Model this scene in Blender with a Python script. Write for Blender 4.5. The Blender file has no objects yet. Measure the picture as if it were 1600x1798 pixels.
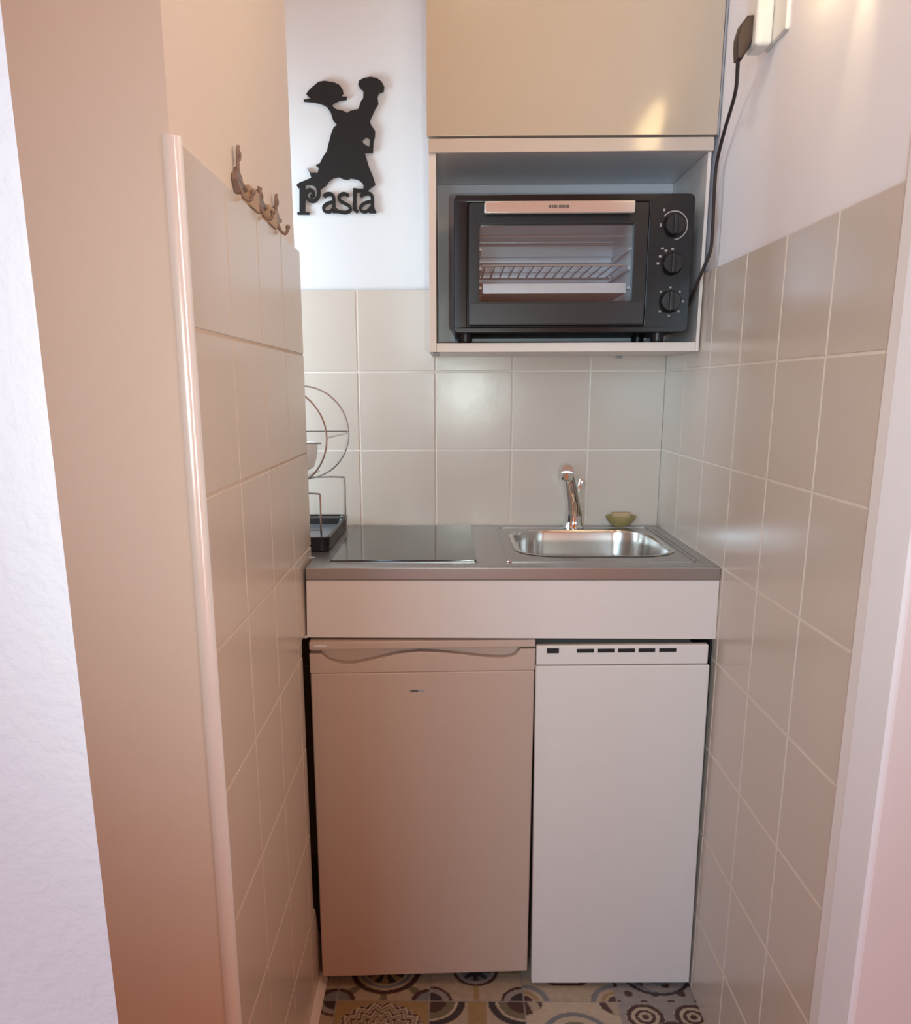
import bpy, bmesh, math, random
from mathutils import Vector, Matrix
random.seed(7)
SC = bpy.context.scene
COL = SC.collection
PI = math.pi

# ---------------------------------------------------------------- materials
def mat(name, color, rough=0.5, metal=0.0, var=0.04, scale=30.0, bump=0.0, bscale=200.0, spec=0.5, coat=0.0, trans=0.0, ior=1.45):
    m = bpy.data.materials.new(name); m.use_nodes = True
    nt = m.node_tree; b = nt.nodes['Principled BSDF']
    tc = nt.nodes.new('ShaderNodeTexCoord')
    nz = nt.nodes.new('ShaderNodeTexNoise'); nz.inputs['Scale'].default_value = scale; nz.inputs['Detail'].default_value = 3
    nt.links.new(tc.outputs['Object'], nz.inputs['Vector'])
    mx = nt.nodes.new('ShaderNodeMix'); mx.data_type = 'RGBA'
    c = Vector(color)
    mx.inputs[6].default_value = (*(c*(1-var)), 1); mx.inputs[7].default_value = (*[min(1, v*(1+var)) for v in c], 1)
    nt.links.new(nz.outputs['Fac'], mx.inputs[0]); nt.links.new(mx.outputs[2], b.inputs['Base Color'])
    b.inputs['Roughness'].default_value = rough; b.inputs['Metallic'].default_value = metal
    b.inputs['Specular IOR Level'].default_value = spec; b.inputs['IOR'].default_value = ior
    b.inputs['Coat Weight'].default_value = coat; b.inputs['Coat Roughness'].default_value = 0.08
    b.inputs['Transmission Weight'].default_value = trans
    if bump > 0:
        n2 = nt.nodes.new('ShaderNodeTexNoise'); n2.inputs['Scale'].default_value = bscale; n2.inputs['Detail'].default_value = 4
        nt.links.new(tc.outputs['Object'], n2.inputs['Vector'])
        bp = nt.nodes.new('ShaderNodeBump'); bp.inputs['Strength'].default_value = bump; bp.inputs['Distance'].default_value = 0.004
        nt.links.new(n2.outputs['Fac'], bp.inputs['Height']); nt.links.new(bp.outputs['Normal'], b.inputs['Normal'])
    return m

def glass_mat(name, tint, gloss=0.12):
    m = bpy.data.materials.new(name); m.use_nodes = True
    nt = m.node_tree; nt.nodes.clear()
    o = nt.nodes.new('ShaderNodeOutputMaterial'); mx = nt.nodes.new('ShaderNodeMixShader')
    t = nt.nodes.new('ShaderNodeBsdfTransparent'); t.inputs[0].default_value = (*tint, 1)
    g = nt.nodes.new('ShaderNodeBsdfGlossy'); g.inputs['Roughness'].default_value = 0.05
    mx.inputs[0].default_value = gloss
    nt.links.new(t.outputs[0], mx.inputs[1]); nt.links.new(g.outputs[0], mx.inputs[2]); nt.links.new(mx.outputs[0], o.inputs[0])
    return m

M = {}
M['plaster']   = mat('warm_plaster', (.84, .76, .71), .55, bump=.12, bscale=60, var=.015, scale=6)
M['plaster_w'] = mat('white_plaster', (.82, .82, .84), .6, bump=.08, bscale=60, var=.01, scale=6)
M['rough_w']   = mat('textured_white_plaster', (.68, .68, .73), .75, bump=.5, bscale=110, var=.02, scale=60)
M['pink']      = mat('pale_paint', (.80, .76, .78), .55, bump=.08, bscale=60, var=.015, scale=6)
M['paint']     = mat('white_paint', (.92, .91, .97), .5, bump=.08, bscale=60, var=.012, scale=6)
M['tile']      = mat('beige_glazed_tile', (.66, .58, .51), .22, bump=.10, bscale=18, var=.03, scale=7, spec=.5)
M['grout']     = mat('pale_grout', (.84, .77, .70), .8, var=.05)
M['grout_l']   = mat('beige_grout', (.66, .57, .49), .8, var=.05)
M['trim']      = mat('white_trim', (.90, .91, .96), .35, var=.02)
M['trim_g']    = mat('white_plastic_bead', (.90, .89, .90), .25, var=.02)
M['bead']      = mat('pale_metal_bead', (.95, .95, .98), .22, metal=.2, var=.02)
M['carcass']   = mat('white_melamine', (.80, .75, .73), .35, var=.015)
M['inner']     = mat('grey_melamine_inside', (.74, .75, .80), .3, var=.02)
M['door']      = mat('glossy_beige_lacquer', (.56, .47, .38), .12, var=.015, spec=.6, bump=.02, bscale=12)
M['rail']      = mat('beige_lacquer_rail', (.62, .53, .47), .13, var=.015)
M['greymetal'] = mat('plain_grey', (.36, .37, .40), .45, var=.02)
M['white_en']  = mat('white_enamel', (.78, .73, .71), .38, var=.015, spec=.4)
M['white_en2'] = mat('white_enamel_dimmed', (.585, .445, .375), .4, var=.015, spec=.4)  # warm fridge enamel, its colour also darkened for the dim light at left
M['panel']     = mat('white_fascia', (.78, .71, .69), .4, var=.015, spec=.4)
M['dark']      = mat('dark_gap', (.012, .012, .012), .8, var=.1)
M['slot']      = mat('black_slot', (.012, .01, .012), .6, var=.1)
M['steel']     = mat('worktop_steel', (.42, .405, .41), .30, metal=.88, var=.05, scale=120)
M['bowl']      = mat('brushed_sink_steel', (.62, .60, .58), .22, metal=1.0, var=.04, scale=80)
M['chrome']    = mat('chrome', (.78, .77, .78), .09, metal=1.0, var=.02)
M['handle']    = mat('brushed_handle_metal', (.74, .71, .71), .16, metal=.6, var=.03, scale=60)
M['wire']      = mat('chromed_wire', (.55, .54, .53), .2, metal=1.0, var=.02)
M['hob']       = mat('black_ceramic_glass', (.025, .023, .022), .08, spec=.8, var=.05)
M['black']     = mat('black_plastic', (.013, .012, .014), .35, var=.08)
M['black2']    = mat('satin_black_front', (.010, .009, .011), .22, var=.06)
M['black3']    = mat('dark_grey_door_panel', (.03, .028, .034), .3, var=.05)
M['cord']      = mat('black_rubber', (.03, .02, .022), .45, var=.08)
M['plug']      = mat('dark_brown_plug', (.045, .025, .025), .45, var=.08)
M['sign']      = mat('matt_black_metal', (.010, .008, .009), .6, var=.1)
M['cavity']    = mat('oven_lining', (.72, .76, .80), .35, metal=.25, var=.05, scale=40)
M['element']   = mat('grey_element', (.45, .44, .44), .4, metal=.2, var=.04)
M['mark']      = mat('white_print', (.42, .38, .39), .5, var=.02)
M['smear']     = mat('dark_print', (.10, .085, .085), .5, var=.05)
M['glass']     = glass_mat('oven_glass', (.93, .95, .97), .07)
M['pane']      = glass_mat('window_glass', (.95, .97, .98), .06)
M['white_pl']  = mat('white_plastic', (.86, .85, .82), .3, var=.01)
M['china']     = mat('white_china', (.86, .85, .86), .2, var=.01)
M['bronze']    = mat('aged_metal', (.30, .22, .185), .45, metal=.35, var=.15, scale=80)
M['wood']      = mat('pale_wood_plaque', (.52, .37, .25), .55, var=.12, scale=50)
M['dish']      = mat('amber_ceramic', (.42, .34, .14), .3, var=.15, scale=60)
M['sponge']    = mat('tan_sponge', (.60, .44, .26), .9, bump=.5, bscale=300, var=.12, scale=80)
M['tray_in']   = mat('grey_tray_lining', (.16, .17, .19), .25, var=.1, scale=40)
M['roomfloor'] = mat('warm_room_floor', (.42, .28, .19), .6, var=.1, scale=8)

M['lamp'] = mat('glowing_lamp_diffuser', (.9, .85, .7), .5)
_b = M['lamp'].node_tree.nodes['Principled BSDF']; _b.inputs['Emission Color'].default_value = (1.0, .74, .36, 1); _b.inputs['Emission Strength'].default_value = 17.0

# ---------------------------------------------------------------- mesh helpers
def tag(o, label=None, cat=None, group=None, kind=None):
    if label: o['label'] = label
    if cat: o['category'] = cat
    if group: o['group'] = group
    if kind: o['kind'] = kind
    return o

def thing(name, label, cat, loc=(0, 0, 0), group=None):
    o = bpy.data.objects.new(name, None); o.empty_display_size = .05
    COL.objects.link(o); o.location = loc
    return tag(o, label, cat, group)

class MB:
    def __init__(s, off=(0, 0, 0)):
        s.bm = bmesh.new(); s.mats = []; s.off = Vector(off)
    def mi(s, m):
        if m not in s.mats: s.mats.append(m)
        return s.mats.index(m)
    def add(s, bm2, m):
        i = s.mi(m)
        for f in bm2.faces: f.material_index = i
        me = bpy.data.meshes.new('t'); bm2.to_mesh(me); bm2.free()
        s.bm.from_mesh(me); bpy.data.meshes.remove(me)
    def box(s, x0, x1, y0, y1, z0, z1, m, bev=0.0, seg=2):
        b = bmesh.new()
        bmesh.ops.create_cube(b, size=1)
        for v in b.verts:
            v.co = Vector(((x0+x1)/2+v.co.x*(x1-x0), (y0+y1)/2+v.co.y*(y1-y0), (z0+z1)/2+v.co.z*(z1-z0)))
        if bev > 0:
            bmesh.ops.bevel(b, geom=b.edges[:], offset=bev, segments=seg, profile=.5, affect='EDGES')
        s.add(b, m); return s
    def hexa(s, pts, m):
        b = bmesh.new(); v = [b.verts.new(p) for p in pts]   # 4 bottom ring, 4 top ring
        for q in ((3, 2, 1, 0), (4, 5, 6, 7), (0, 1, 5, 4), (1, 2, 6, 5), (2, 3, 7, 6), (3, 0, 4, 7)):
            b.faces.new([v[i] for i in q])
        bmesh.ops.recalc_face_normals(b, faces=b.faces[:]); s.add(b, m); return s
    def tube(s, pts, r, m, seg=10, closed=False, caps=True):
        pts = [Vector(p) for p in pts]; n = len(pts)
        rs = r if isinstance(r, (list, tuple)) else [r]*n
        b = bmesh.new(); rings = []; prev = None
        for i, p in enumerate(pts):
            if closed: t = pts[(i+1) % n]-pts[i-1]
            else: t = pts[min(i+1, n-1)]-pts[max(i-1, 0)]
            t.normalize()
            if prev is None:
                a = Vector((0, 0, 1)) if abs(t.z) < .9 else Vector((1, 0, 0))
                u = t.cross(a).normalized()
            else:
                u = (prev-t*prev.dot(t)).normalized()
            prev = u; w = t.cross(u)
            rings.append([b.verts.new(p+(u*math.cos(2*PI*k/seg)+w*math.sin(2*PI*k/seg))*rs[i]) for k in range(seg)])
        for i in range(n if closed else n-1):
            A, B = rings[i], rings[(i+1) % n]
            for k in range(seg):
                b.faces.new((A[k], A[(k+1) % seg], B[(k+1) % seg], B[k]))
        if caps and not closed:
            b.faces.new(rings[0][::-1]); b.faces.new(rings[-1])
        bmesh.ops.recalc_face_normals(b, faces=b.faces[:]); s.add(b, m); return s
    def lathe(s, prof, c, m, axis='Z', seg=32, sx=1.0, sy=1.0):
        b = bmesh.new(); rings = []
        for (r, h) in prof:
            ring = []
            for k in range(seg):
                a = 2*PI*k/seg; x, y = r*math.cos(a)*sx, r*math.sin(a)*sy
                v = (x, y, h) if axis == 'Z' else ((x, h, y) if axis == 'Y' else (h, x, y))
                ring.append(b.verts.new(Vector(c)+Vector(v)))
            rings.append(ring)
        for A, B in zip(rings[:-1], rings[1:]):
            for k in range(seg): b.faces.new((A[k], A[(k+1) % seg], B[(k+1) % seg], B[k]))
        if prof[0][0] > 1e-5: b.faces.new(rings[0][::-1])
        if prof[-1][0] > 1e-5: b.faces.new(rings[-1])
        bmesh.ops.remove_doubles(b, verts=b.verts[:], dist=1e-6)
        bmesh.ops.recalc_face_normals(b, faces=b.faces[:]); s.add(b, m); return s
    def prism(s, outer, holes, y0, y1, m, plane='XZ', bev=0.0):
        """flat outline (with holes) in the XZ / XY / YZ plane, extruded along the third axis"""
        cu = bpy.data.curves.new('t', 'CURVE'); cu.dimensions = '2D'; cu.fill_mode = 'BOTH'
        h = abs(y1-y0)/2; cu.extrude = h-bev; cu.bevel_depth = bev; cu.bevel_resolution = 1; cu.offset = -bev
        for poly in [outer]+list(holes):
            sp = cu.splines.new('POLY'); sp.points.add(len(poly)-1); sp.use_cyclic_u = True
            for p, q in zip(sp.points, poly): p.co = (q[0], q[1], 0, 1)
        ob = bpy.data.objects.new('t', cu); COL.objects.link(ob)
        dg = bpy.context.evaluated_depsgraph_get(); dg.update()
        me = bpy.data.meshes.new_from_object(ob.evaluated_get(dg))
        b = bmesh.new(); b.from_mesh(me)
        bpy.data.objects.remove(ob); bpy.data.curves.remove(cu); bpy.data.meshes.remove(me)
        mid = (y0+y1)/2
        for v in b.verts:
            x, y, z = v.co
            v.co = Vector((x, mid+z, y)) if plane == 'XZ' else (Vector((x, y, mid+z)) if plane == 'XY' else Vector((mid+z, x, y)))
        bmesh.ops.remove_doubles(b, verts=b.verts[:], dist=1e-6)
        bmesh.ops.recalc_face_normals(b, faces=b.faces[:]); s.add(b, m); return s
    def stroke(s, pts, w, y0, y1, m):
        """a ribbon of width w along a polyline in the XZ plane"""
        P = [Vector((p[0], p[1])) for p in pts]; n = len(P); L, R = [], []
        for i in range(n):
            t = (P[min(i+1, n-1)]-P[max(i-1, 0)]).normalized(); q = Vector((-t.y, t.x))*w/2
            L.append(P[i]+q); R.append(P[i]-q)
        b = bmesh.new()
        def V(p, y): return b.verts.new((p.x, y, p.y))
        lf, rf = [V(p, y0) for p in L], [V(p, y0) for p in R]; lb, rb = [V(p, y1) for p in L], [V(p, y1) for p in R]
        for i in range(n-1):
            for q in ((lf[i], lf[i+1], rf[i+1], rf[i]), (lb[i], rb[i], rb[i+1], lb[i+1]), (lf[i], lb[i], lb[i+1], lf[i+1]), (rf[i], rf[i+1], rb[i+1], rb[i])):
                b.faces.new(q)
        b.faces.new((lf[0], rf[0], rb[0], lb[0])); b.faces.new((lf[-1], lb[-1], rb[-1], rf[-1]))
        bmesh.ops.recalc_face_normals(b, faces=b.faces[:]); s.add(b, m); return s
    def build(s, name, parent=None, angle=35, **kw):
        me = bpy.data.meshes.new(name)
        for f in s.bm.faces: f.smooth = True
        for e in s.bm.edges:
            if len(e.link_faces) != 2 or e.calc_face_angle(0) > math.radians(angle): e.smooth = False
        for v in s.bm.verts: v.co -= s.off
        s.bm.to_mesh(me); s.bm.free()
        for m in s.mats: me.materials.append(m)
        o = bpy.data.objects.new(name, me); COL.objects.link(o)
        if parent: o.parent = parent
        if len(me.polygons) < 30000:
            wn = o.modifiers.new('weighted', 'WEIGHTED_NORMAL'); wn.keep_sharp = True; wn.weight = 80
        tag(o, **kw)
        return o

def rrect(x0, x1, y0, y1, r, n=6):
    pts = []
    for cx, cy, a0 in ((x1-r, y1-r, 0), (x0+r, y1-r, 90), (x0+r, y0+r, 180), (x1-r, y0+r, 270)):
        for k in range(n+1):
            a = math.radians(a0+90*k/n); pts.append((cx+r*math.cos(a), cy+r*math.sin(a)))
    return pts

def smooth_path(pts, n=6):
    P = [Vector(p) for p in pts]; out = []
    for i in range(len(P)-1):
        p0, p1, p2, p3 = P[max(i-1, 0)], P[i], P[i+1], P[min(i+2, len(P)-1)]
        for k in range(n):
            t = k/n
            out.append(.5*((2*p1)+(p2-p0)*t+(2*p0-5*p1+4*p2-p3)*t*t+(3*p1-p0-3*p2+p3)*t**3))
    out.append(P[-1]); return out
# outlines of the wall sign
FIG= [(-0.4075, 2.0365), (-0.4012, 2.044), (-0.3937, 2.0504), (-0.3862, 2.0557), (-0.3764, 2.0628), (-0.3619, 2.0646), (-0.3379, 2.0608), (-0.3261, 2.0553), (-0.3191, 2.0456), (-0.3181, 2.038), (-0.3268, 2.0305), (-0.3099, 2.0299), (-0.3106, 2.0243), (-0.3319, 2.0214), (-0.3405, 2.0171), (-0.3467, 2.0132), (-0.3425, 2.0073), (-0.335, 2.0023), (-0.3181, 1.9989), (-0.3097, 1.9944), (-0.3024, 1.9988), (-0.2817, 2.003), (-0.2785, 2.0128), (-0.2752, 2.0204), (-0.2702, 2.0257), (-0.2686, 2.042), (-0.2769, 2.0485), (-0.2815, 2.0561), (-0.2789, 2.0647), (-0.268, 2.07), (-0.2511, 2.0724), (-0.2356, 2.0697), (-0.2249, 2.0621), (-0.2186, 2.0513), (-0.2205, 2.0416), (-0.2326, 2.0374), (-0.2356, 2.0298), (-0.2338, 2.0146), (-0.243, 2.0016), (-0.2493, 1.9886), (-0.2551, 1.9777), (-0.2522, 1.9678), (-0.2428, 1.9545), (-0.2438, 1.9413), (-0.2474, 1.9313), (-0.2494, 1.9064), (-0.2689, 1.9066), (-0.266, 1.8958), (-0.2592, 1.8734), (-0.251, 1.8554), (-0.2445, 1.835), (-0.2615, 1.8238), (-0.2647, 1.8158), (-0.2752, 1.8193), (-0.2737, 1.8329), (-0.2784, 1.8397), (-0.2857, 1.8454), (-0.3053, 1.85), (-0.3128, 1.8462), (-0.3226, 1.8474), (-0.3347, 1.8525), (-0.3471, 1.851), (-0.3597, 1.8436), (-0.3674, 1.8334), (-0.375, 1.829), (-0.3839, 1.8233), (-0.3884, 1.8331), (-0.4018, 1.8386), (-0.4239, 1.8428), (-0.4026, 1.8506), (-0.4063, 1.8631), (-0.4132, 1.8739), (-0.4029, 1.8619), (-0.3861, 1.8618), (-0.3828, 1.873), (-0.3909, 1.8798), (-0.3805, 1.8827), (-0.3726, 1.8965), (-0.3623, 1.9098), (-0.3555, 1.932), (-0.35, 1.9497), (-0.3435, 1.9629), (-0.3348, 1.9683), (-0.3442, 1.9783), (-0.3497, 1.9958), (-0.3589, 2.009), (-0.3709, 2.0145), (-0.39, 2.019), (-0.4146, 2.0213), (-0.4135, 2.0246), (-0.3922, 2.0255), (-0.4017, 2.031)]
HOLE= [(-0.2749, 1.9337), (-0.2649, 1.9425), (-0.2553, 1.9369), (-0.2569, 1.9192), (-0.263, 1.9214), (-0.2714, 1.9266)]
STROKES= [([(-0.4254, 1.8349), (-0.4281, 1.7698)], 0.0139), ([(-0.4405, 1.7699), (-0.4107, 1.7697)], 0.0053), ([(-0.4379, 1.8311), (-0.4265, 1.8379), (-0.4092, 1.84), (-0.3933, 1.8347), (-0.3856, 1.8222), (-0.3877, 1.8074), (-0.3984, 1.7983), (-0.4095, 1.8002), (-0.4173, 1.8092), (-0.4149, 1.8201), (-0.4061, 1.8235), (-0.3989, 1.8177), (-0.4009, 1.8104), (-0.4067, 1.8087)], 0.0082), ([(-0.3738, 1.808), (-0.3651, 1.8139), (-0.3538, 1.8129), (-0.3491, 1.8038), (-0.3496, 1.7729)], 0.0082), ([(-0.3501, 1.7958), (-0.3651, 1.7924), (-0.3746, 1.7838), (-0.3719, 1.7746), (-0.3596, 1.7734), (-0.3498, 1.782)], 0.0067), ([(-0.3521, 1.7726), (-0.3372, 1.7726)], 0.0048), ([(-0.3113, 1.8099), (-0.3235, 1.8146), (-0.3349, 1.8087), (-0.3334, 1.7991), (-0.3217, 1.7922), (-0.31, 1.7853), (-0.309, 1.7765), (-0.3198, 1.7715), (-0.3384, 1.7739), (-0.344, 1.779)], 0.0077), ([(-0.2955, 1.8267), (-0.2973, 1.7772), (-0.29, 1.773)], 0.0091), ([(-0.2998, 1.8222), (-0.2641, 1.8206)], 0.0072), ([(-0.2822, 1.8075), (-0.2741, 1.8134), (-0.2605, 1.8142), (-0.2532, 1.8073), (-0.253, 1.7849), (-0.249, 1.7723)], 0.0082), ([(-0.2547, 1.7964), (-0.2716, 1.7931), (-0.2828, 1.7833), (-0.2795, 1.7741), (-0.2676, 1.7736), (-0.255, 1.785)], 0.0067), ([(-0.2615, 1.7721), (-0.2441, 1.772)], 0.0048)]
# ---------------------------------------------------------------- the setting
XL, XR = -.363, .496            # faces of the tiles on the two side walls
def tiles(name, parent, axis, plane, thick, us, vs, inset=.0022, sign=1):
    """tile cladding: grout bed plus every tile with a small bevel, on the plane axis=plane"""
    mb = MB()
    lo, hi = sorted((plane, plane+sign*thick))
    g0, g1 = sorted((plane+sign*.0014, plane+sign*thick))
    def bx(u0, u1, v0, v1, a, b, m, bev):
        if axis == 'X': mb.box(a, b, u0, u1, v0, v1, m, bev, 1)
        else: mb.box(u0, u1, a, b, v0, v1, m, bev, 1)
    bx(us[0], us[-1], vs[0], vs[-1], g0, g1, M['grout'], 0)
    for u0, u1 in zip(us[:-1], us[1:]):
        for v0, v1 in zip(vs[:-1], vs[1:]):
            bx(u0+inset*(u0 != us[0]), u1-inset*(u1 != us[-1]), v0+inset*(v0 != vs[0]), v1-inset*(v1 != vs[-1]), lo, hi, M['tile'], .0009)
    return mb.build(name, parent)

# floor: room boards in front, patterned cement tiles in the niche
PAL = dict(bg=(.50, .40, .29), cream=(.60, .50, .37), dk=(.045, .035, .04), wine=(.085, .035, .03), teal=(.22, .23, .24), must=(.40, .27, .12), olive=(.20, .17, .10), grey=(.36, .33, .31))
def floor_color(x, y):
    P = .212
    i = math.floor((x+.1055)/P); j = math.floor((y+.64)/P)
    u = (x+.1055)/P-i-.5; v = (y+.64)/P-j-.5
    k = (i*3+j*5) % 6
    if j == -1: k = {-1: 6, 0: 7, 1: 8, 2: 9}.get(i, k)
    if j == 0: k = {-1: 0, 0: 1, 1: 2, 2: 3}.get(i, k)
    r = math.hypot(u, v); a = math.atan2(v, u)
    cu, cv = .5-abs(u), .5-abs(v); rc = math.hypot(cu, cv)
    c = 'bg'
    if min(cu, cv) < .006: return PAL['grey']
    if k == 0:      # big arc and rays
        if abs(r-.36) < .03: c = 'wine'
        elif abs(r-.27) < .02: c = 'teal'
        elif r < .22: c = 'must' if math.cos(8*a) > 0 else 'dk'
        elif r > .36 and math.cos(8*a) > .75: c = 'olive'
        if rc < .2: c = 'wine' if rc > .15 else 'teal'
    elif k == 1:    # roundel, quarter circles in the corners
        if r < .25:
            c = 'wine' if r > .215 else ('grey' if r > .17 else ('dk' if math.cos(8*a)*.05+.12 > r*.9 else 'teal'))
        elif rc < .24: c = 'wine' if rc > .205 else ('grey' if rc > .14 else 'dk')
        elif abs(u) < .03 or abs(v) < .03: c = 'must'
    elif k == 2:    # rounded square ring
        q = (abs(u)**4+abs(v)**4)**.25
        if q < .24: c = 'wine' if q > .195 else ('cream' if q > .1 else 'dk')
        elif rc < .3: c = 'teal' if abs(rc-.25) < .03 else ('wine' if rc < .1 else ('must' if abs(rc-.15) < .02 else 'bg'))
    elif k == 3:    # scroll
        sp = (r*5.5-a/(2*PI)) % 1.0
        c = 'teal' if (r < .34 and sp < .38) else ('dk' if abs(r-.37) < .022 else ('wine' if math.sin(22*u)*math.sin(22*v) > .55 else 'grey'))
    elif k == 4:    # diamond grid
        d = (abs(u)+abs(v))*5 % 1
        c = 'dk' if d < .3 else ('cream' if d < .7 else 'olive')
    elif k == 5:
        d = abs(math.cos(4*a))*.2+.18
        c = 'dk' if abs(r-d) < .03 else ('teal' if r < d else 'cream')
    elif k == 6:    # star with zigzag outlines
        zz = abs(((a/PI*8) % 1)-.5)*.16
        d = (r+zz)*9 % 1
        c = 'cream' if d < .28 else ('wine' if d < .55 else ('bg' if d < .8 else 'olive'))
        if r > .47: c = 'must'
    elif k == 7:    # dark scallops meeting at the middle of the edges
        ru = math.hypot(abs(u)-.5, abs(v)-.5)
        if ru < .38: c = 'dk' if ru > .30 else ('cream' if ru > .27 else ('olive' if ru > .18 else 'wine'))
        elif r < .1: c = 'wine'
        else: c = 'must' if abs(u) < .1 else 'bg'
    elif k == 8:    # arches
        rr = math.hypot(u, v+.02)
        c = 'teal' if abs(rr-.33) < .03 else ('olive' if abs(rr-.18) < .04 else 'cream')
        if rc < .2: c = 'wine' if math.sin(30*u+9*v) > 0 else 'bg'
    elif k == 9:    # curls
        c = 'grey'
        for px, py in ((-.25, .28), (.25, .28), (-.25, -.25), (.25, -.25), (0, .02)):
            rr = math.hypot(u-px, v-py)
            if rr < .2: c = 'wine' if (abs(rr-.17) < .025 or rr < .04 or abs(rr-.09) < .018) else 'cream'
    return PAL[c]

def make_floor():
    bm = bmesh.new(); lay = bm.verts.layers.float_color.new('pattern')
    x0, x1, y0, y1, s = -.56, .60, -1.30, -.36, .003
    nx, ny = int((x1-x0)/s), int((y1-y0)/s)
    grid = []
    for j in range(ny+1):
        row = []
        for i in range(nx+1):
            x, y = x0+(x1-x0)*i/nx, y0+(y1-y0)*j/ny
            v = bm.verts.new((x, y, 0)); v[lay] = (*floor_color(x, y), 1); row.append(v)
        grid.append(row)
    for j in range(ny):
        for i in range(nx): bm.faces.new((grid[j][i], grid[j][i+1], grid[j+1][i+1], grid[j+1][i]))
    me = bpy.data.meshes.new('floor'); bm.to_mesh(me); bm.free()
    m = bpy.data.materials.new('patterned_cement_tiles'); m.use_nodes = True
    nt = m.node_tree; b = nt.nodes['Principled BSDF']; at = nt.nodes.new('ShaderNodeAttribute'); at.attribute_name = 'pattern'
    nz = nt.nodes.new('ShaderNodeTexNoise'); nz.inputs['Scale'].default_value = 60
    mx = nt.nodes.new('ShaderNodeMix'); mx.data_type = 'RGBA'; mx.blend_type = 'MULTIPLY'; mx.inputs[0].default_value = .35
    nt.links.new(at.outputs['Color'], mx.inputs[6]); nt.links.new(nz.outputs['Fac'], mx.inputs[7]); nt.links.new(mx.outputs[2], b.inputs['Base Color'])
    b.inputs['Roughness'].default_value = .45
    me.materials.append(m)
    o = bpy.data.objects.new('floor', me); COL.objects.link(o)
    return tag(o, 'patterned patchwork cement tile floor in beige, teal and wine red', 'floor', kind='structure')
floor = make_floor()
mb = MB()
mb.box(-2.6, 2.6, -4.6, -1.30, -.05, -.0005, M['roomfloor'])
mb.box(-2.6, -.56, -1.30, .12, -.05, -.0005, M['roomfloor']).box(.60, 2.6, -1.30, .12, -.05, -.0005, M['roomfloor']).box(-.56, .60, -.36, .12, -.05, -.0005, M['roomfloor'])
mb.box(-.56, .60, -1.30, -.36, -.05, -.002, M['roomfloor'])
mb.build('subfloor', floor)

HZ = 2.62
wb = MB().box(-.80, .62, .010, .10, 0, HZ, M['plaster_w']).build('wall_back', kind='structure', label='white plaster back wall of the kitchen niche above beige tiles', cat='wall')
bx = [-.78, -.6985, -.4985, -.2985, -.0985, .1015, .3015, XR]
rz = [0, .188, .388, .588, .788, .988, 1.188, 1.388, 1.588]
tiles('tile_cladding', wb, 'Y', 0.0, .010, bx, rz)

wr = MB().box(.506, 1.7, -1.2, .10, 0, HZ, M['paint']).box(.506, 1.7, -1.285, -1.2, 0, HZ, M['pink']).build('wall_right', kind='structure', label='right wall of the niche, pale paint above beige tiles', cat='wall')
tiles('tile_cladding', wr, 'X', XR, .010, [-1.187, -.9936, -.7936, -.5936, -.3936, -.1936, 0.0], rz)
tr = MB()
tr.box(.491, .5065, -1.222, -1.187, 0, HZ, M['trim_g'], .005, 3)
tr.prism([(.489, -1.2225), (.5075, -1.2225), (.5075, -1.2895), (.5035, -1.2895), (.4995, -1.286)], [], 0, HZ, M['trim'], 'XY')
tr.build('trim_2', kind='structure', label='white vertical edge trim at the front of the right tiled wall', cat='trim')

# left partition, its far end cut back below the worktop panel; soft rounded near corner above the tiles
wl = MB()
prof = [(-1.27, 0), (-.548, 0), (-.521, .0), (-.565, .12), (-.610, .23), (-.622, .36), (-.629, .845), (-.465, .845), (-.465, HZ), (-1.27, HZ)]
r = .012
wl.prism(prof, [], -1.0, -.373, M['plaster'], 'YZ')
wlo = wl.build('wall_left', kind='structure', label='left partition wall of the niche, warm plaster above beige tiles', cat='wall')
lv = [.0, .2133, .4133, .6133, .8133, 1.0133, 1.2133, 1.4133, 1.6133]
mb = MB()
def ltile(y0, y1, z0, z1):
    mb.box(-.373, XL, y0, y1, z0, z1, M['tile'], .0009, 1)
ys = [-1.2575, -1.0707, -.8707, -.6707, -.465]
for a, b in zip(lv[:-1], lv[1:]):
    for c, d in zip(ys[:-1], ys[1:]):
        i0, i1 = (.0022 if c != ys[0] else 0), (.0022 if d != ys[-1] else 0)
        if d > -.65 and a < .8:
            if a < .1: # cut pieces at the wall's foot and along the notch
                mb.prism([(c+i0, a+.0022), (-.530, a+.0022), (-.565, .12), (-.605, b-.0022), (c+i0, b-.0022)], [], XL, -.373, M['tile'], 'YZ')
            else: ltile(c+i0, -.628, a+.0022, min(b-.0022, .845) if a < .62 else b-.0022)
        elif d > -.65 and a < .82:
            ltile(c+i0, -.629, a+.0022, .845); ltile(c+i0, d, .845, b-.0022)
        else: ltile(c+i0, d-i1, a+.0022, b-(.0022 if b < 1.6 else 0))
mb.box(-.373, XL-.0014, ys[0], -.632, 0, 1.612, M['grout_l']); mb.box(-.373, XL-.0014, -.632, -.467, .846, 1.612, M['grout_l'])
mb.build('tile_cladding', wlo)
tl = MB()
cor = [(-.3800, -1.2605)]+[(-.3775+.0148*math.sin(math.radians(a)), -1.2575-.0150*math.cos(math.radians(a))) for a in range(-15, 91, 15)]+[(-.373, -1.2575), (-.373, -1.2605)]
tl.prism(cor, [], 0.0, 1.621, M['bead'], 'XY')
tl.build('trim_1', kind='structure', label='shiny white rounded edge trim on the corner of the left tiles', cat='trim')
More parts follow.
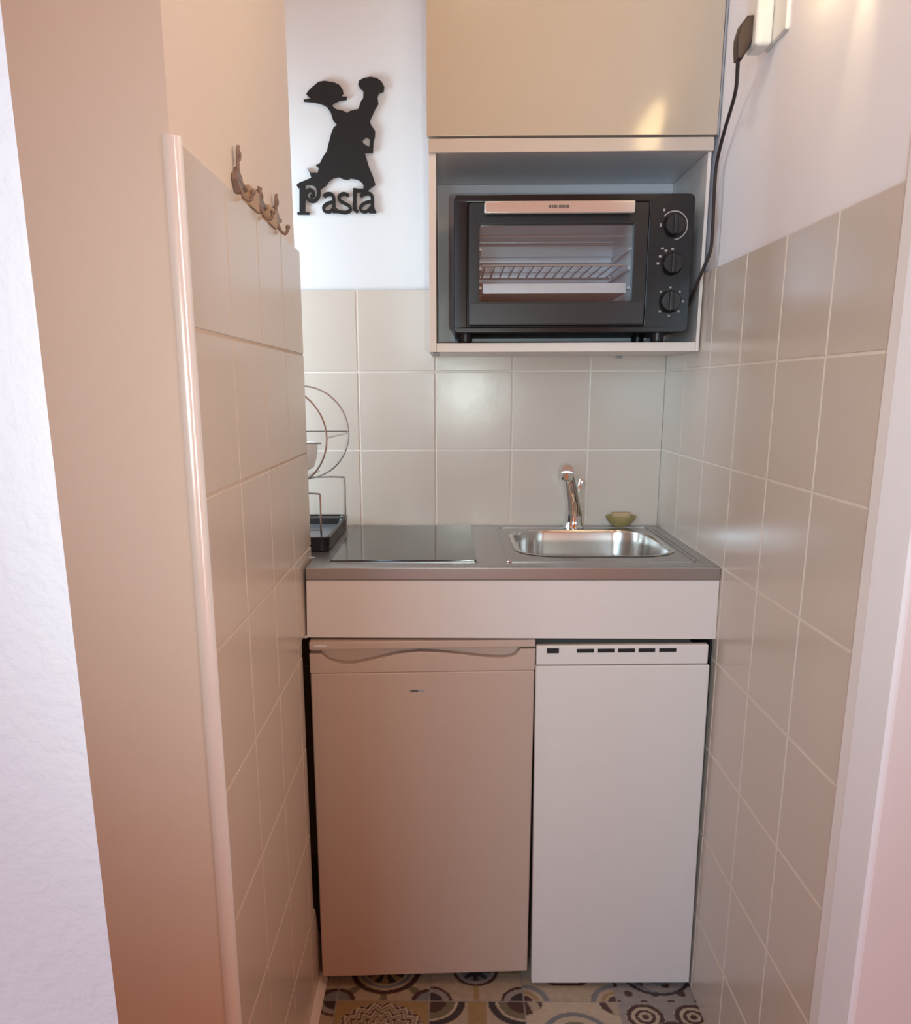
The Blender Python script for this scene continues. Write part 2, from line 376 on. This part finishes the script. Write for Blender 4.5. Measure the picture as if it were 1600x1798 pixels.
MB().prism([(XL-.001, 0), (XL+.016, 0), (XL+.004, .014), (XL-.001, .018)], [], -1.25, -.56, M['grout'], 'XZ').build('baseboard_left', kind='structure', label='pale sealant strip at the foot of the left tiled wall', cat='baseboard')

# rough white wall running forward from the left partition
ws = MB()
ws.hexa([(-1.9, -1.75, 0), (-.318, -1.75, 0), (-.42, -1.68, 0), (-1.9, -1.68, 0), (-1.9, -1.75, HZ), (-.336, -1.75, HZ), (-.44, -1.68, HZ), (-1.9, -1.68, HZ)], M['rough_w'])
ws.build('wall_outer', kind='structure', label='bright white rough plaster wall at the far left', cat='wall')

# side wall of the recess behind the partition, with its small window
wn = MB()
Y0, Y1, Z0, Z1 = -.42, -.06, 1.05, 1.95
wn.box(-.86, -.78, -.64, .10, 0, Z0, M['plaster_w']).box(-.86, -.78, -.465, .10, Z1, HZ, M['plaster_w'])
wn.box(-.86, -.78, -.4649, Y0, Z0, Z1, M['plaster_w']).box(-.86, -.78, Y1, .10, Z0, Z1, M['plaster_w'])
wn.build('wall_recess', kind='structure', label='white end wall of the recess behind the left partition', cat='wall')
w1 = MB().prism(rrect(Y0, Y1, Z0, Z1, .002, 1), [rrect(Y0+.03, Y1-.03, Z0+.03, Z1-.03, .002, 1)], -.84, -.80, M['trim'], 'YZ').build('window_1', kind='structure', label='small window in the end wall of the recess', cat='window')
MB().box(-.823, -.819, Y0+.028, Y1-.028, Z0+.028, Z1-.028, M['pane']).build('glass_pane', w1)

# ---------------------------------------------------------------- wall cabinet with open oven compartment
cab = thing('wall_cabinet', 'beige glossy wall cabinet with an open white compartment holding the oven', 'cabinet', (.198, -.155, 1.424))
def part(mbx, name, parent, root_loc=None, **kw):
    return mbx.build(name, parent, **kw)
def rel(th): return th.location
CX0, CX1, CB = -.106, .4995, 1.424
mb = MB(cab.location)
mb.box(CX0, CX0+.016, -.310, -.001, CB, 1.829, M['carcass'], .0012)
mb.box(CX1-.0135, CX1-.006, -.310, -.012, CB, 1.829, M['carcass'], .0012)
mb.box(CX0+.0162, CX1-.0137, -.310, -.001, CB, CB+.0195, M['carcass'], .0012)
mb.build('compartment_frame', cab)
mb = MB(cab.location)
mb.box(CX0+.0165, CX1-.014, -.013, -.002, CB+.02, 1.829, M['inner'])
mb.box(CX0+.0005, CX1-.006, -.300, -.001, 1.8295, 1.846, M['inner'])
mb.build('compartment_lining', cab, label='grey inner back and ceiling of the compartment')
mb = MB(cab.location); mb.box(CX0+.0005, CX1-.004, -.318, -.301, 1.829, 1.8555, M['rail'], .0015); mb.build('lower_rail', cab)
mb = MB(cab.location); mb.box(CX0+.001, CX1-.004, -.298, -.001, 1.8465, 2.50, M['carcass']); mb.build('cabinet_body', cab)
mb = MB(cab.location); mb.box(CX0-.003, CX1+.0005, -.320, -.3005, 1.8595, 2.50, M['door'], .0015); mb.build('flap_door', cab, label='glossy beige lift up door')
mb = MB(cab.location); mb.hexa([(CX1+.001, -.318, 1.858), (.5035, -.318, 1.858), (.5055, -.03, 1.858), (CX1+.001, -.03, 1.858), (CX1+.001, -.332, 2.5), (.5055, -.332, 2.5), (.5055, -.03, 2.5), (CX1+.001, -.03, 2.5)], M['greymetal']); mb.build('grey_strip', cab, label='grey strip beside the wall')  # narrow grey wedge between the flap door and the right wall
MB(cab.location).box(-.098, -.084, -.300, -.275, CB-.007, CB-.0005, M['greymetal'], .001).build('fixing_clip', cab)
MB(cab.location).box(.36, .375, -.05, -.03, CB-.006, CB-.0005, M['greymetal'], .001).build('fixing_clip', cab)

# ---------------------------------------------------------------- toaster oven
OX0, OX1, OZ0, OZ1 = -.052, .4605, 1.463, 1.744
ov = thing('toaster_oven', 'black toaster oven with glass door and three knobs in the open cabinet compartment', 'oven', (.2, -.18, 1.4437))
L = ov.location
mb = MB(L)
mb.prism(rrect(OX0, OX1, OZ0, OZ1, .012), [rrect(-.0225, .3645, 1.4765, 1.7285, .003, 2)], -.330, -.312, M['black2'], 'XZ', .002)
mb.box(OX0+.004, .0, -.312, -.03, OZ0+.004, OZ1-.004, M['black'], .002)
mb.box(.340, OX1-.004, -.312, -.03, OZ0+.004, OZ1-.004, M['black'], .002)
mb.box(.0, .340, -.312, -.03, 1.695, OZ1-.004, M['black']).box(.0, .340, -.312, -.03, OZ0+.004, 1.505, M['black']).box(.0, .340, -.045, -.03, 1.505, 1.695, M['black'])
mb.build('housing', ov)
mb = MB(L)
mb.box(.001, .339, -.305, -.046, 1.505, 1.508, M['cavity']).box(.001, .339, -.305, -.046, 1.692, 1.6945, M['cavity'])
mb.box(.0005, .003, -.305, -.046, 1.505, 1.694, M['cavity']).box(.337, .3395, -.305, -.046, 1.505, 1.694, M['cavity'])
mb.box(.003, .337, -.050, -.0455, 1.506, 1.693, M['cavity'])
for z in (1.545, 1.58, 1.615, 1.65): mb.box(.004, .336, -.056, -.050, z-.008, z+.008, M['cavity'], .003)
for z in (1.56, 1.60, 1.64):
    mb.box(.003, .010, -.300, -.055, z-.003, z+.003, M['cavity'], .001); mb.box(.330, .337, -.300, -.055, z-.003, z+.003, M['cavity'], .001)
mb.build('cavity_lining', ov, label='shiny metal oven lining')
for z in (1.675, 1.522):
    for y in (-.24, -.12):
        MB(L).tube([(.006, y, z), (.334, y, z)], .0032, M['element'], 8).build('heating_element', ov)
mb = MB(L)
for y in (-.296, -.064): mb.tube([(.011, y, 1.606), (.329, y, 1.606)], .0025, M['element'], 8)
for k in range(15):
    x = .018+.0217*k; mb.tube([(x, -.296, 1.608), (x, -.064, 1.608)], .0015, M['element'], 6)
mb.build('wire_shelf', ov)
mb = MB(L)
mb.box(.012, .328, -.298, -.064, 1.548, 1.550, M['cavity'])
mb.box(.012, .328, -.300, -.296, 1.548, 1.569, M['cavity'], .001).box(.012, .328, -.066, -.062, 1.548, 1.569, M['cavity'], .001)
mb.build('baking_tray', ov)
dr = MB(L).prism(rrect(-.020, .3625, 1.4785, 1.7265, .004, 3), [rrect(.0035, .333, 1.528, 1.684, .003, 2)], -.337, -.316, M['black'], 'XZ', .0015).build('oven_door', ov)
MB(L).box(.002, .3345, -.328, -.325, 1.5265, 1.6855, M['glass']).build('door_glass', dr)
MB(L).box(-.018, .3605, -.3395, -.3368, 1.481, 1.5245, M['black3'], .001).build('lower_panel', dr, label='dark grey lower door panel')
mb = MB(L)
mb.box(.012, .328, -.364, -.353, 1.7005, 1.725, M['handle'], .003, 3)
mb.box(.022, .034, -.354, -.336, 1.706, 1.720, M['chrome'], .001).box(.306, .318, -.354, -.336, 1.706, 1.720, M['chrome'], .001)
hd = mb.build('door_handle', dr, label='brushed chrome bar handle')
mb = MB(L)
x = .147
for k, w in enumerate((.006, .004, .005, .003, .006, .002, .005, .004, .005)):
    if k == 4: x += .003
    mb.box(x, x+w*.8, -.3646, -.3639, 1.7105, 1.7165, M['smear']); x += w
mb.build('handle_lettering', hd)
for z in (1.681, 1.604, 1.527):
    mb = MB(L)
    mb.lathe([(.0235, -.330), (.0235, -.334), (.021, -.346), (.0195, -.3475), (0, -.3475)], (.418, 0, z), M['black'], 'Y', 36)
    kb = mb.build('knob', ov)
    g = MB(L).box(.4135, .4225, -.3535, -.347, z-.0195, z+.0195, M['black'], .002).build('knob_grip', kb)
mb = MB(L)
def arc(cx, cz, r, a0, a1, w):
    n = 20
    mb.stroke([(cx+r*math.cos(math.radians(a0+(a1-a0)*k/n)), cz+r*math.sin(math.radians(a0+(a1-a0)*k/n))) for k in range(n+1)], w, -.3308, -.3299, M['mark'])
arc(.418, 1.681, .0285, 140, -85, .0022); arc(.418, 1.681, .0285, 172, 186, .003)
mb.box(.3935, .3975, -.3308, -.3299, 1.709, 1.714, M['mark'])
mb.build('dial_markings', ov); mb = MB(L)
for a in (90, 118, 150, 178):
    x, z = .418+.030*math.cos(math.radians(a)), 1.604+.030*math.sin(math.radians(a)); mb.box(x-.0028, x+.0028, -.3308, -.3299, z-.0022, z+.0022, M['mark'])
mb.box(.393, .399, -.3308, -.3299, 1.633, 1.637, M['mark'])
mb.build('dial_markings', ov); mb = MB(L)
for a in (90, 45, 135, 0, -45, -90, -135):
    x, z = .418+.029*math.cos(math.radians(a)), 1.527+.029*math.sin(math.radians(a)); mb.box(x-.0022, x+.0022, -.3308, -.3299, z-.0018, z+.0018, M['mark'])
mb.build('dial_markings', ov)
for x in (-.025, .405):
    for y in (-.285, -.07):
        MB(L).lathe([(.013, 1.4437), (.015, 1.448), (.015, 1.468)], (x, y, 0), M['black'], 'Z', 20).build('foot', ov)

# power cord, plug, adapter and outlet on the right wall
pc = [(.4500, -.600, 1.912), (.4535, -.590, 1.900), (.4785, -.50, 1.8825), (.4848, -.42, 1.835), (.488, -.372, 1.789), (.488, -.37, 1.724), (.4895, -.37, 1.669), (.4880, -.37, 1.6247), (.479, -.36, 1.592), (.4715, -.343, 1.562), (.4705, -.318, 1.541), (.473, -.25, 1.515), (.474, -.15, 1.50), (.474, -.06, 1.50)]
cd = MB().tube(smooth_path(pc, 8), .0036, M['cord'], 10).build('power_cord', label='dark power cord hanging from the outlet down into the oven compartment', cat='cord')
mb = MB()
mb.prism([(.4775, 1.974), (.4585, 1.9725), (.4490, 1.960), (.4435, 1.940), (.4440, 1.925), (.4462, 1.906), (.4545, 1.905), (.4640, 1.922), (.4720, 1.938), (.4775, 1.950)], [], -.614, -.586, M['plug'], 'XZ', .003)
mb.build('plug', cd)
ad = MB()
ad.box(.4685, .4985, -.632, -.575, 1.9200, 2.06, M['white_pl'], .007, 3)
ad.build('plug_adapter', label='white plug adapter block sticking out of the wall outlet, holding a dark plug', cat='adapter')
ou = MB()
ou.box(.4988, .5065, -.690, -.585, 1.9235, 2.10, M['white_pl'], .0035, 3)
ou.build('wall_outlet', label='white outlet plate high on the right wall', cat='outlet')

# warm wall lamp above the picture's top edge; its reflection shows in the cabinet door
lp = thing('wall_lamp', 'warm lit oblong wall lamp high on the right wall, above the front tiles', 'lamp', (.5065, -.89, 2.01))
MB(lp.location).box(.490, .5065, -1.055, -.795, 1.955, 2.070, M['white_pl'], .003).build('lamp_base', lp)
MB(lp.location).box(.470, .4898, -1.047, -.803, 1.961, 2.064, M['lamp'], .006, 3).build('lamp_diffuser', lp, label='glowing warm diffuser')

# ---------------------------------------------------------------- chef sign
sg = thing('wall_sign', 'black cut out sign of a chef carrying a dish above the word Pasta', 'sign', (-.34, .004, 1.90))
SY0, SY1 = .0005, .0092
mb = MB(sg.location); mb.prism(FIG, [HOLE], SY0, SY1, M['sign'], 'XZ'); mb.build('chef_silhouette', sg)
mb = MB(sg.location)
for i, (pts, w) in enumerate(STROKES): mb.stroke([(p.x, p.y) for p in smooth_path([(x, z, 0) for x, z in pts], 4)] if len(pts) > 3 else pts, w, SY0+.00005*i, SY1, M['sign'])
mb.build('pasta_lettering', sg)

# ---------------------------------------------------------------- hook rail on the left wall
XH = -.373
hk = thing('hook_rail', 'ornate brown metal hook rail with wooden plaques on the left wall', 'hooks', (XH, -.81, 1.64))
MB(hk.location).tube(smooth_path([(XH+.006, -.985, 1.640), (XH+.006, -.90, 1.634), (XH+.006, -.82, 1.640), (XH+.006, -.74, 1.634), (XH+.006, -.645, 1.640)], 6), .0042, M['bronze'], 8).build('rail', hk)
def scroll(c, r0, turns, sgn):
    return [(XH+.008, c[0]+sgn*(r0*(1-.75*t))*math.cos(2*PI*turns*t+PI/2), c[1]+(r0*(1-.75*t))*math.sin(2*PI*turns*t+PI/2)) for t in [k/24 for k in range(25)]]
for y, top in ((-.965, 1.680), (-.818, 1.654), (-.682, 1.672)):
    mb = MB(hk.location)
    mb.prism([(y-.022, 1.636), (y-.015, 1.647), (y-.006, 1.649), (y, 1.657), (y+.006, 1.649), (y+.015, 1.647), (y+.022, 1.636), (y+.012, 1.630), (y+.006, 1.621), (y-.006, 1.621), (y-.012, 1.630)], [], XH+.001, XH+.009, M['bronze'], 'YZ', .001)
    mb.tube([(XH+.006, y, 1.648), (XH+.007, y-.003, 1.66), (XH+.008, y, top)], .0028, M['bronze'], 8)
    mb.tube(scroll((y+.004, top-.006), .010, 1.2, 1), .0026, M['bronze'], 8)
    mb.tube(smooth_path([(XH+.008, y, 1.630), (XH+.013, y+.003, 1.617), (XH+.021, y+.006, 1.613), (XH+.025, y+.008, 1.622)], 6), .0028, M['bronze'], 8)
    mb.lathe([(0, -.0045), (.0035, -.003), (.0045, 0), (.0035, .003), (0, .0045)], (XH+.025, y+.008, 1.624), M['bronze'], 'Z', 12)
    mb.build('hook', hk)
for y in (-.888, -.742):
    MB(hk.location).prism(rrect(y-.034, y+.034, 1.6135, 1.643, .004), [], XH, XH+.013, M['wood'], 'YZ', .001).build('plaque', hk, label='small wooden plaque')

# ---------------------------------------------------------------- base unit, worktop
WF = -.580
wt = thing('kitchen_worktop', 'grey steel kitchenette worktop with built in sink', 'worktop', (.07, -.29, .961))
L = wt.location
bowl = rrect(.098, .438, -.458, -.104, .085, 10)
poly = [(-.357, WF), (.4945, WF), (.4945, -.002), (-.775, -.002), (-.775, -.462), (-.357, -.462)]
mb = MB(L); mb.prism(poly, [bowl], .9612, .9885, M['steel'], 'XY', .0022); mb.build('slab', wt)
mb = MB(L)
b = bmesh.new(); rings = []
for dz, ins in ((.0008, -.011), (.0022, -.006), (.0012, -.001), (-.004, .003), (-.03, .006), (-.10, .012), (-.125, .022), (-.135, .045)):
    rr = max(.02, .085-ins); ring = [b.verts.new((x, y, .9888+dz)) for x, y in rrect(.098+ins, .438-ins, -.458+ins, -.104-ins, rr, 10)]; rings.append(ring)
for A, B in zip(rings[:-1], rings[1:]):
    n = len(A)
    for k in range(n): b.faces.new((A[k], A[(k+1) % n], B[(k+1) % n], B[k]))
b.faces.new(rings[-1]); bmesh.ops.recalc_face_normals(b, faces=b.faces[:]); bmesh.ops.reverse_faces(b, faces=b.faces[:]); mb.add(b, M['bowl'])
sk = mb.build('sink_bowl', wt, label='brushed steel sink bowl')
MB(L).lathe([(0, .8555), (.032, .8555), (.034, .8575), (.030, .859), (.0, .857)], (.268, -.28, 0), M['chrome'], 'Z', 28).build('drain', sk)
mb = MB(L)    # pressed rim lines around the sink and beside the wall
def frame_line(x0, x1, y0, y1, w, h): mb.prism(rrect(x0, x1, y0, y1, .012, 4), [rrect(x0+w, x1-w, y0+w, y1-w, .010, 4)], .9884, .9884+h, M['steel'], 'XY')
frame_line(.062, .462, -.526, -.045, .006, .0018)
mb.box(.468, .474, -.53, -.05, .9884, .9898, M['steel'], .0006)
mb.box(.0605, .0685, -.5295, -.5215, .9884, .992, M['chrome'], .001)
mb.build('pressed_rim', wt)

hb = thing('cooktop', 'black ceramic glass cooktop set flat into the grey worktop', 'cooktop', (-.155, -.277, .9886))
MB(hb.location).prism(rrect(-.314, -.004, -.526, -.030, .004, 3), [], .9887, .9930, M['hob'], 'XY', .0012).build('glass_plate', hb)
MB(hb.location).prism(rrect(-.3165, -.0015, -.5285, -.0275, .005, 3), [rrect(-.3142, -.0038, -.5262, -.0298, .004, 3)], .9886, .9900, M['steel'], 'XY').build('steel_edge', hb)

bu = thing('base_unit', 'pale pink white front panel under the grey worktop above the fridge', 'cabinet', (.07, -.3, .838))
L = bu.location
MB(L).hexa([(-.3605, -.578, .838), (.4955, -.578, .835), (.4955, -.560, .835), (-.3605, -.560, .838), (-.357, -.578, .9605), (.4945, -.578, .9605), (.4945, -.560, .9605), (-.357, -.560, .9605)], M['panel']).build('fascia_panel', bu)
MB(L).box(-.369, -.3595, -.584, -.56, .838, .8425, M['panel']).build('corner_lip', bu)
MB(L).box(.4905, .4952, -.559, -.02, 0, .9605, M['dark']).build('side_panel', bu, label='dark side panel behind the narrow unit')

# ---------------------------------------------------------------- fridge (turned a little, left edge nearer)
FX0, FX1, FY = -.356, .1185, -.586
fr = thing('fridge', 'white undercounter fridge with wavy handle recess, left of the narrow unit', 'fridge', ((FX0+FX1)/2, FY+.25, 0))
L = fr.location
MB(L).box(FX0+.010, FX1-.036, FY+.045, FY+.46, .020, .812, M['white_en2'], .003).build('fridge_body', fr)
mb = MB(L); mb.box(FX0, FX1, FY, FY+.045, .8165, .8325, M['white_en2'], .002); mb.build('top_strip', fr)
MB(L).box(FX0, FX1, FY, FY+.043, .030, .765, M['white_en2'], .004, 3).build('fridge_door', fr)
wave = [(-.3284, .8050), (-.318, .7944), (-.3002, .7881), (-.2822, .7844), (-.2582, .7857), (-.228, .792), (-.198, .7995), (-.1678, .8060), (-.1258, .8095), (-.09, .8080), (-.0601, .8050), (-.024, .8005), (.0117, .7957), (.0335, .7940), (.0535, .7935), (.0690, .7960), (.0774, .8000), (.0858, .8105)]
cap = [(FX0, .7655), (FX1, .7655), (FX1, .8125), (.0868, .8125)]+[(x, z) for x, z in wave[::-1]]+[(-.332, .8085), (FX0, .8085)]
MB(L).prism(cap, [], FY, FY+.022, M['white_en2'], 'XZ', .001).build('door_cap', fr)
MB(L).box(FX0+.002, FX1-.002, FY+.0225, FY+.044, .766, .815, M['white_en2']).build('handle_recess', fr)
mb = MB(L); x = -.1462
for k, (w, m) in enumerate(((.004, 'smear'), (.003, 'smear'), (.004, 'smear'), (.002, 'smear'), (.004, 'smear'), (.003, 'greymetal'), (.004, 'greymetal'), (.003, 'greymetal'), (.004, 'greymetal'))):
    mb.box(x, x+w*.85, FY-.0006, FY+.0002, .7205, .7258, M[m]); x += w
mb.build('badge', fr, label='small dark grey maker badge')
mb = MB(L); mb.box(FX0+.010, FX0+.036, FY-.0006, FY+.001, .8225, .8268, M['white_en'], .0002); mb.build('hinge_cover', fr)
for x in (FX0+.04, FX1-.06):
    for y in (FY+.075, FY+.42): MB(L).lathe([(.016, 0.0005), (.016, .008), (.009, .010), (.009, .021)], (x, y, 0), M['black'], 'Z', 16).build('foot', fr)
fr.rotation_euler = (0, 0, math.radians(3.0)); fr.location.x -= .0110; fr.location.y -= .001

# ---------------------------------------------------------------- narrow unit right of the fridge
nu = thing('undercounter_unit', 'narrow white undercounter unit with black slots along its top, right of the fridge', 'cabinet', (.311, -.30, 0))
L = nu.location
NX0, NX1, NY = .1285, .4925, -.588
MB(L).box(NX0+.004, NX1-.006, NY+.022, -.06, .010, .795, M['white_en'], .002).build('unit_body', nu)
MB(L).box(NX0, NX1, NY, NY+.021, .0105, .7795, M['white_en'], .003, 3).build('unit_door', nu)
vs = MB(L).box(NX0+.001, NX1-.004, NY+.002, NY+.021, .7815, .8235, M['white_en'], .003, 3).build('vent_strip', nu)
MB(L).box(NX0+.0225, NX0+.0475, NY-.0004, NY+.004, .808, .8185, M['slot'], .0005).build('switch', vs, label='square black switch')
for a, b in ((.0735, .1095), (.1165, .152), (.1595, .195), (.2025, .237), (.2455, .281)):
    MB(L).box(NX0+.0115+a, NX0+.0115+b, NY+.0008, NY+.004, .8085, .8165, M['slot'], .0005).build('slot', vs)
nu.rotation_euler = (0, math.radians(-.55), 0)

# ---------------------------------------------------------------- tap
tp = thing('faucet', 'chrome single lever tap behind the sink', 'faucet', (.263, -.070, .9888))
L = tp.location
MB(L).lathe([(.0265, .9889), (.027, .994), (.024, .999), (.0215, 1.01), (.021, 1.045), (.0205, 1.062), (.016, 1.068), (0, 1.069)], (.263, -.070, 0), M['chrome'], 'Z', 32).build('tap_body', tp)
MB(L).tube(smooth_path([(.263, -.076, 1.030), (.257, -.095, 1.062), (.247, -.125, 1.098), (.236, -.160, 1.134), (.228, -.190, 1.152), (.224, -.210, 1.152)], 5), [.0175]*6+[.0165]*6+[.0155]*8+[.0150]*6, M['chrome'], 18).build('spout', tp)
MB(L).lathe([(.013, 1.128), (.0145, 1.131), (.0145, 1.148)], (.2225, -.207, 0), M['chrome'], 'Z', 24).build('aerator', tp)
MB(L).tube(smooth_path([(.265, -.066, 1.062), (.272, -.058, 1.078), (.280, -.050, 1.100), (.284, -.048, 1.116)], 4), [.013, .012, .011, .010, .010, .0095, .009, .009, .009, .009, .009, .009, .008], M['chrome'], 14).build('lever', tp)

# ---------------------------------------------------------------- oval dish and sponge by the tap
DX, DY = .3905, -.040
MB().lathe([(0, .9889), (.014, .9889), (.026, .996), (.037, 1.009), (.041, 1.019), (.039, 1.0195), (.034, 1.0115), (.023, .9995), (0, .9965)], (DX, DY, 0), M['dish'], 'Z', 36, sx=1.0, sy=.82).build('soap_dish', label='small olive yellow oval dish standing behind the sink', cat='dish')
mb = MB(); mb.prism(rrect(DX-.026, DX+.026, DY-.014, DY+.014, .012, 5), [], 1.0065, 1.0275, M['sponge'], 'XY', .003)
mb.build('sponge', label='tan sponge lying in the small oval dish', cat='sponge')

# ---------------------------------------------------------------- dish rack
TX0, TX1, TY0, TY1 = -.505, -.334, -.402, -.030
dt = MB((-.42, -.216, .9886))
b = bmesh.new(); rings = []
for z, ins in ((.9889, .004), (.9905, .0), (1.020, -.003), (1.022, -.001), (1.0215, .004), (.998, .010), (.996, .016)):
    rings.append([b.verts.new((x, y, z)) for x, y in rrect(TX0+ins, TX1-ins, TY0+ins, TY1-ins, .018, 5)])
for A, B in zip(rings[:-1], rings[1:]):
    n = len(A)
    for k in range(n): b.faces.new((A[k], A[(k+1) % n], B[(k+1) % n], B[k]))
b.faces.new(rings[0][::-1]); b.faces.new(rings[-1]); bmesh.ops.recalc_face_normals(b, faces=b.faces[:]); dt.add(b, M['black'])
dto = dt.build('drip_tray', label='black drip tray on the worktop under the wire dish rack', cat='tray')
dto.location = (-.42, -.216, .9886)
MB((-.42, -.216, .9886)).prism(rrect(TX0+.017, TX1-.017, TY0+.017, TY1-.017, .01, 4), [], .9962, .9985, M['tray_in'], 'XY').build('tray_lining', dto, label='shiny grey tray floor')
rk = thing('dish_rack', 'chrome wire dish rack with round hoops behind the left partition', 'dish rack', (-.42, -.22, .9986))
L = rk.location
RCX = (-.4305, -.4515); RY = (-.100, -.350); RR = .1145; RZC = 1.238
for cx, y in zip(RCX, RY):
    MB(L).tube([(cx+RR*math.cos(2*PI*k/56), y, RZC+RR*math.sin(2*PI*k/56)) for k in range(56)], .0022, M['wire'], 8, closed=True).build('hoop', rk)
for s, dz in ((1, 0), (-1, 0)):
    pts = [(cx+s*RR*math.cos(.0)+0, y, RZC+dz) for cx, y in zip(RCX, RY)]
    MB(L).tube(pts, .0022, M['wire'], 8).build('side_rail', rk)
MB(L).tube([(RCX[1]+.1, RY[1]+.01, 1.226), (RCX[1]-.1, RY[1]+.01, 1.226)], .002, M['wire'], 8).build('cross_bar', rk)
MB(L).tube([(RCX[0]+.112, RY[0]-.004, 1.242), (RCX[0]-.112, RY[0]-.004, 1.242)], .002, M['wire'], 8).build('cross_bar', rk)
for y, xr in ((-.320, -.3615), (-.110, -.3285)):
    zt = 1.110 if y < -.2 else 1.128
    xl = xr-.16
    MB(L).tube(smooth_path([(xl, y, 1.0000), (xl, y, 1.05), (xl, y, zt-.008), (xl+.008, y, zt), ((xl+xr)/2, y, zt), (xr-.008, y, zt), (xr, y, zt-.008), (xr, y, 1.05), (xr, y, 1.0000)], 4), .0022, M['wire'], 8).build('leg_frame', rk)
    MB(L).tube([(xl, y, 1.0255), (xr, y, 1.0255)], .002, M['wire'], 8).build('cross_bar', rk)
for sx in (-.028, .028):
    MB(L).tube([(-.4435+sx, -.354, 1.1415), (-.4220+sx, -.096, 1.1415)], .002, M['wire'], 8).build('bottom_rail', rk)
for k, y in enumerate((1.1452,)):
    mb = MB()
    # a bowl standing on the rack's bottom rails
    mb.lathe([(.026, .0), (.034, .0005), (.036, .006), (.060, .020), (.068, .045), (.071, .076), (.0695, .0765), (.065, .046), (.057, .023), (.028, .009), (0, .008)], (-.4435, -.250, y), M['china'], 'Z', 40)
    mb.build('bowl', label='white china bowl standing inside the wire dish rack', cat='bowl')

# ---------------------------------------------------------------- light
def area(name, loc, target, sx, sy, power, color, spread=180):
    l = bpy.data.lights.new(name, 'AREA'); l.shape = 'RECTANGLE'; l.size = sx; l.size_y = sy; l.energy = power; l.color = color; l.spread = math.radians(spread)
    o = bpy.data.objects.new(name, l); COL.objects.link(o); o.location = loc
    o.rotation_euler = (Vector(target)-Vector(loc)).to_track_quat('-Z', 'Y').to_euler(); return o
def point(name, loc, r, power, color):
    l = bpy.data.lights.new(name, 'POINT'); l.energy = power; l.color = color; l.shadow_soft_size = r
    o = bpy.data.objects.new(name, l); COL.objects.link(o); o.location = loc; return o
LIGHT = {
    'camera_flash': (20.5, 24.0, 22.5), 'recess_daylight': (21.0, 27.5, 31.0), 'room_window': (27.0, 42.5, 54.0),
    'ceiling_lamp': (5.4, 6.2, 5.4), 'bead_strip_light': (.40, .38, .38), 'wall_spot': (.75, .60, .34), 'world': (.54, .14, .03),
}
#LIGHTRGB
def rgb(n):
    c = LIGHT.get(n, (0, 0, 0)); m = max(c); return (m, tuple(v/m for v in c)) if m > 0 else (0, (1, 1, 1))
def spot(name, loc, target, r, power, color, size, blend):
    l = bpy.data.lights.new(name, 'SPOT'); l.energy = power; l.color = color; l.shadow_soft_size = r; l.spot_size = math.radians(size); l.spot_blend = blend
    o = bpy.data.objects.new(name, l); COL.objects.link(o); o.location = loc
    o.rotation_euler = (Vector(target)-Vector(loc)).to_track_quat('-Z', 'Y').to_euler(); return o
w = bpy.data.worlds.new('world'); SC.world = w; w.use_nodes = True
bg = w.node_tree.nodes['Background']; e, c = rgb('world'); bg.inputs[0].default_value = (*c, 1); bg.inputs[1].default_value = e
def go(n, f, *a):
    e, c = rgb(n)
    if e > 0: f(n, *[{'P': e, 'C': c}.get(v, v) if isinstance(v, str) else v for v in a])
go('camera_flash', spot, (.02, -2.33, 1.32), (.02, 0, 1.45), .02, 'P', 'C', 98, 1.0)
go('recess_daylight', area, (-1.20, -.50, 1.52), (.25, -.0, 1.15), .50, .9, 'P', 'C')
go('side_lamp', area, (1.45, -2.45, 1.25), (-.36, -.9, 1.0), .35, .5, 'P', 'C')
go('room_window', area, (-.9, -4.3, 1.7), (.2, -.6, .9), .9, 1.3, 'P', 'C')
go('far_window', area, (.9, -4.3, 1.7), (.0, -.6, 1.0), .9, 1.3, 'P', 'C')
go('warm_lamp', area, (.86, -2.45, 2.42), (.2, -.8, 1.6), .14, .24, 'P', 'C')
go('ceiling_lamp', point, (.02, -1.15, 2.55), .06, 'P', 'C')
go('bead_strip_light', area, (1.5, -2.25, 1.45), (-.37, -1.27, 1.4), .10, 1.7, 'P', 'C', 30)  # added strip light, no window there; whitens the left edge trim
go('wall_spot', spot, (.462, -1.00, 1.958), (.506, -.985, 1.82), .012, 'P', 'C', 40, .9)
go('room_lamp', point, (-.1, -2.7, 2.5), .10, 'P', 'C')

# ---------------------------------------------------------------- camera
cam = bpy.data.cameras.new('camera'); co = bpy.data.objects.new('camera', cam); COL.objects.link(co)
cam.sensor_fit = 'HORIZONTAL'; cam.sensor_width = 36.0; cam.lens = 1536.58/1600*36
cam.shift_x = (800-771.174)/1600; cam.shift_y = (1068.38-899)/1600
fw, rt, up = Vector((-.013563, .970081, -.242403)), Vector((.999908, .013206, -.003097)), Vector((-.000197, .242423, .970171))
mw = Matrix((( rt.x, up.x, -fw.x, -.0577), (rt.y, up.y, -fw.y, -2.3454), (rt.z, up.z, -fw.z, 1.3424), (0, 0, 0, 1)))
co.matrix_world = mw; cam.clip_start = .02
SC.camera = co
vs_ = SC.view_settings; vs_.view_transform = 'Standard'; vs_.look = 'None'; vs_.gamma = 1.0; vs_.use_curve_mapping = False; vs_.exposure = 0.0
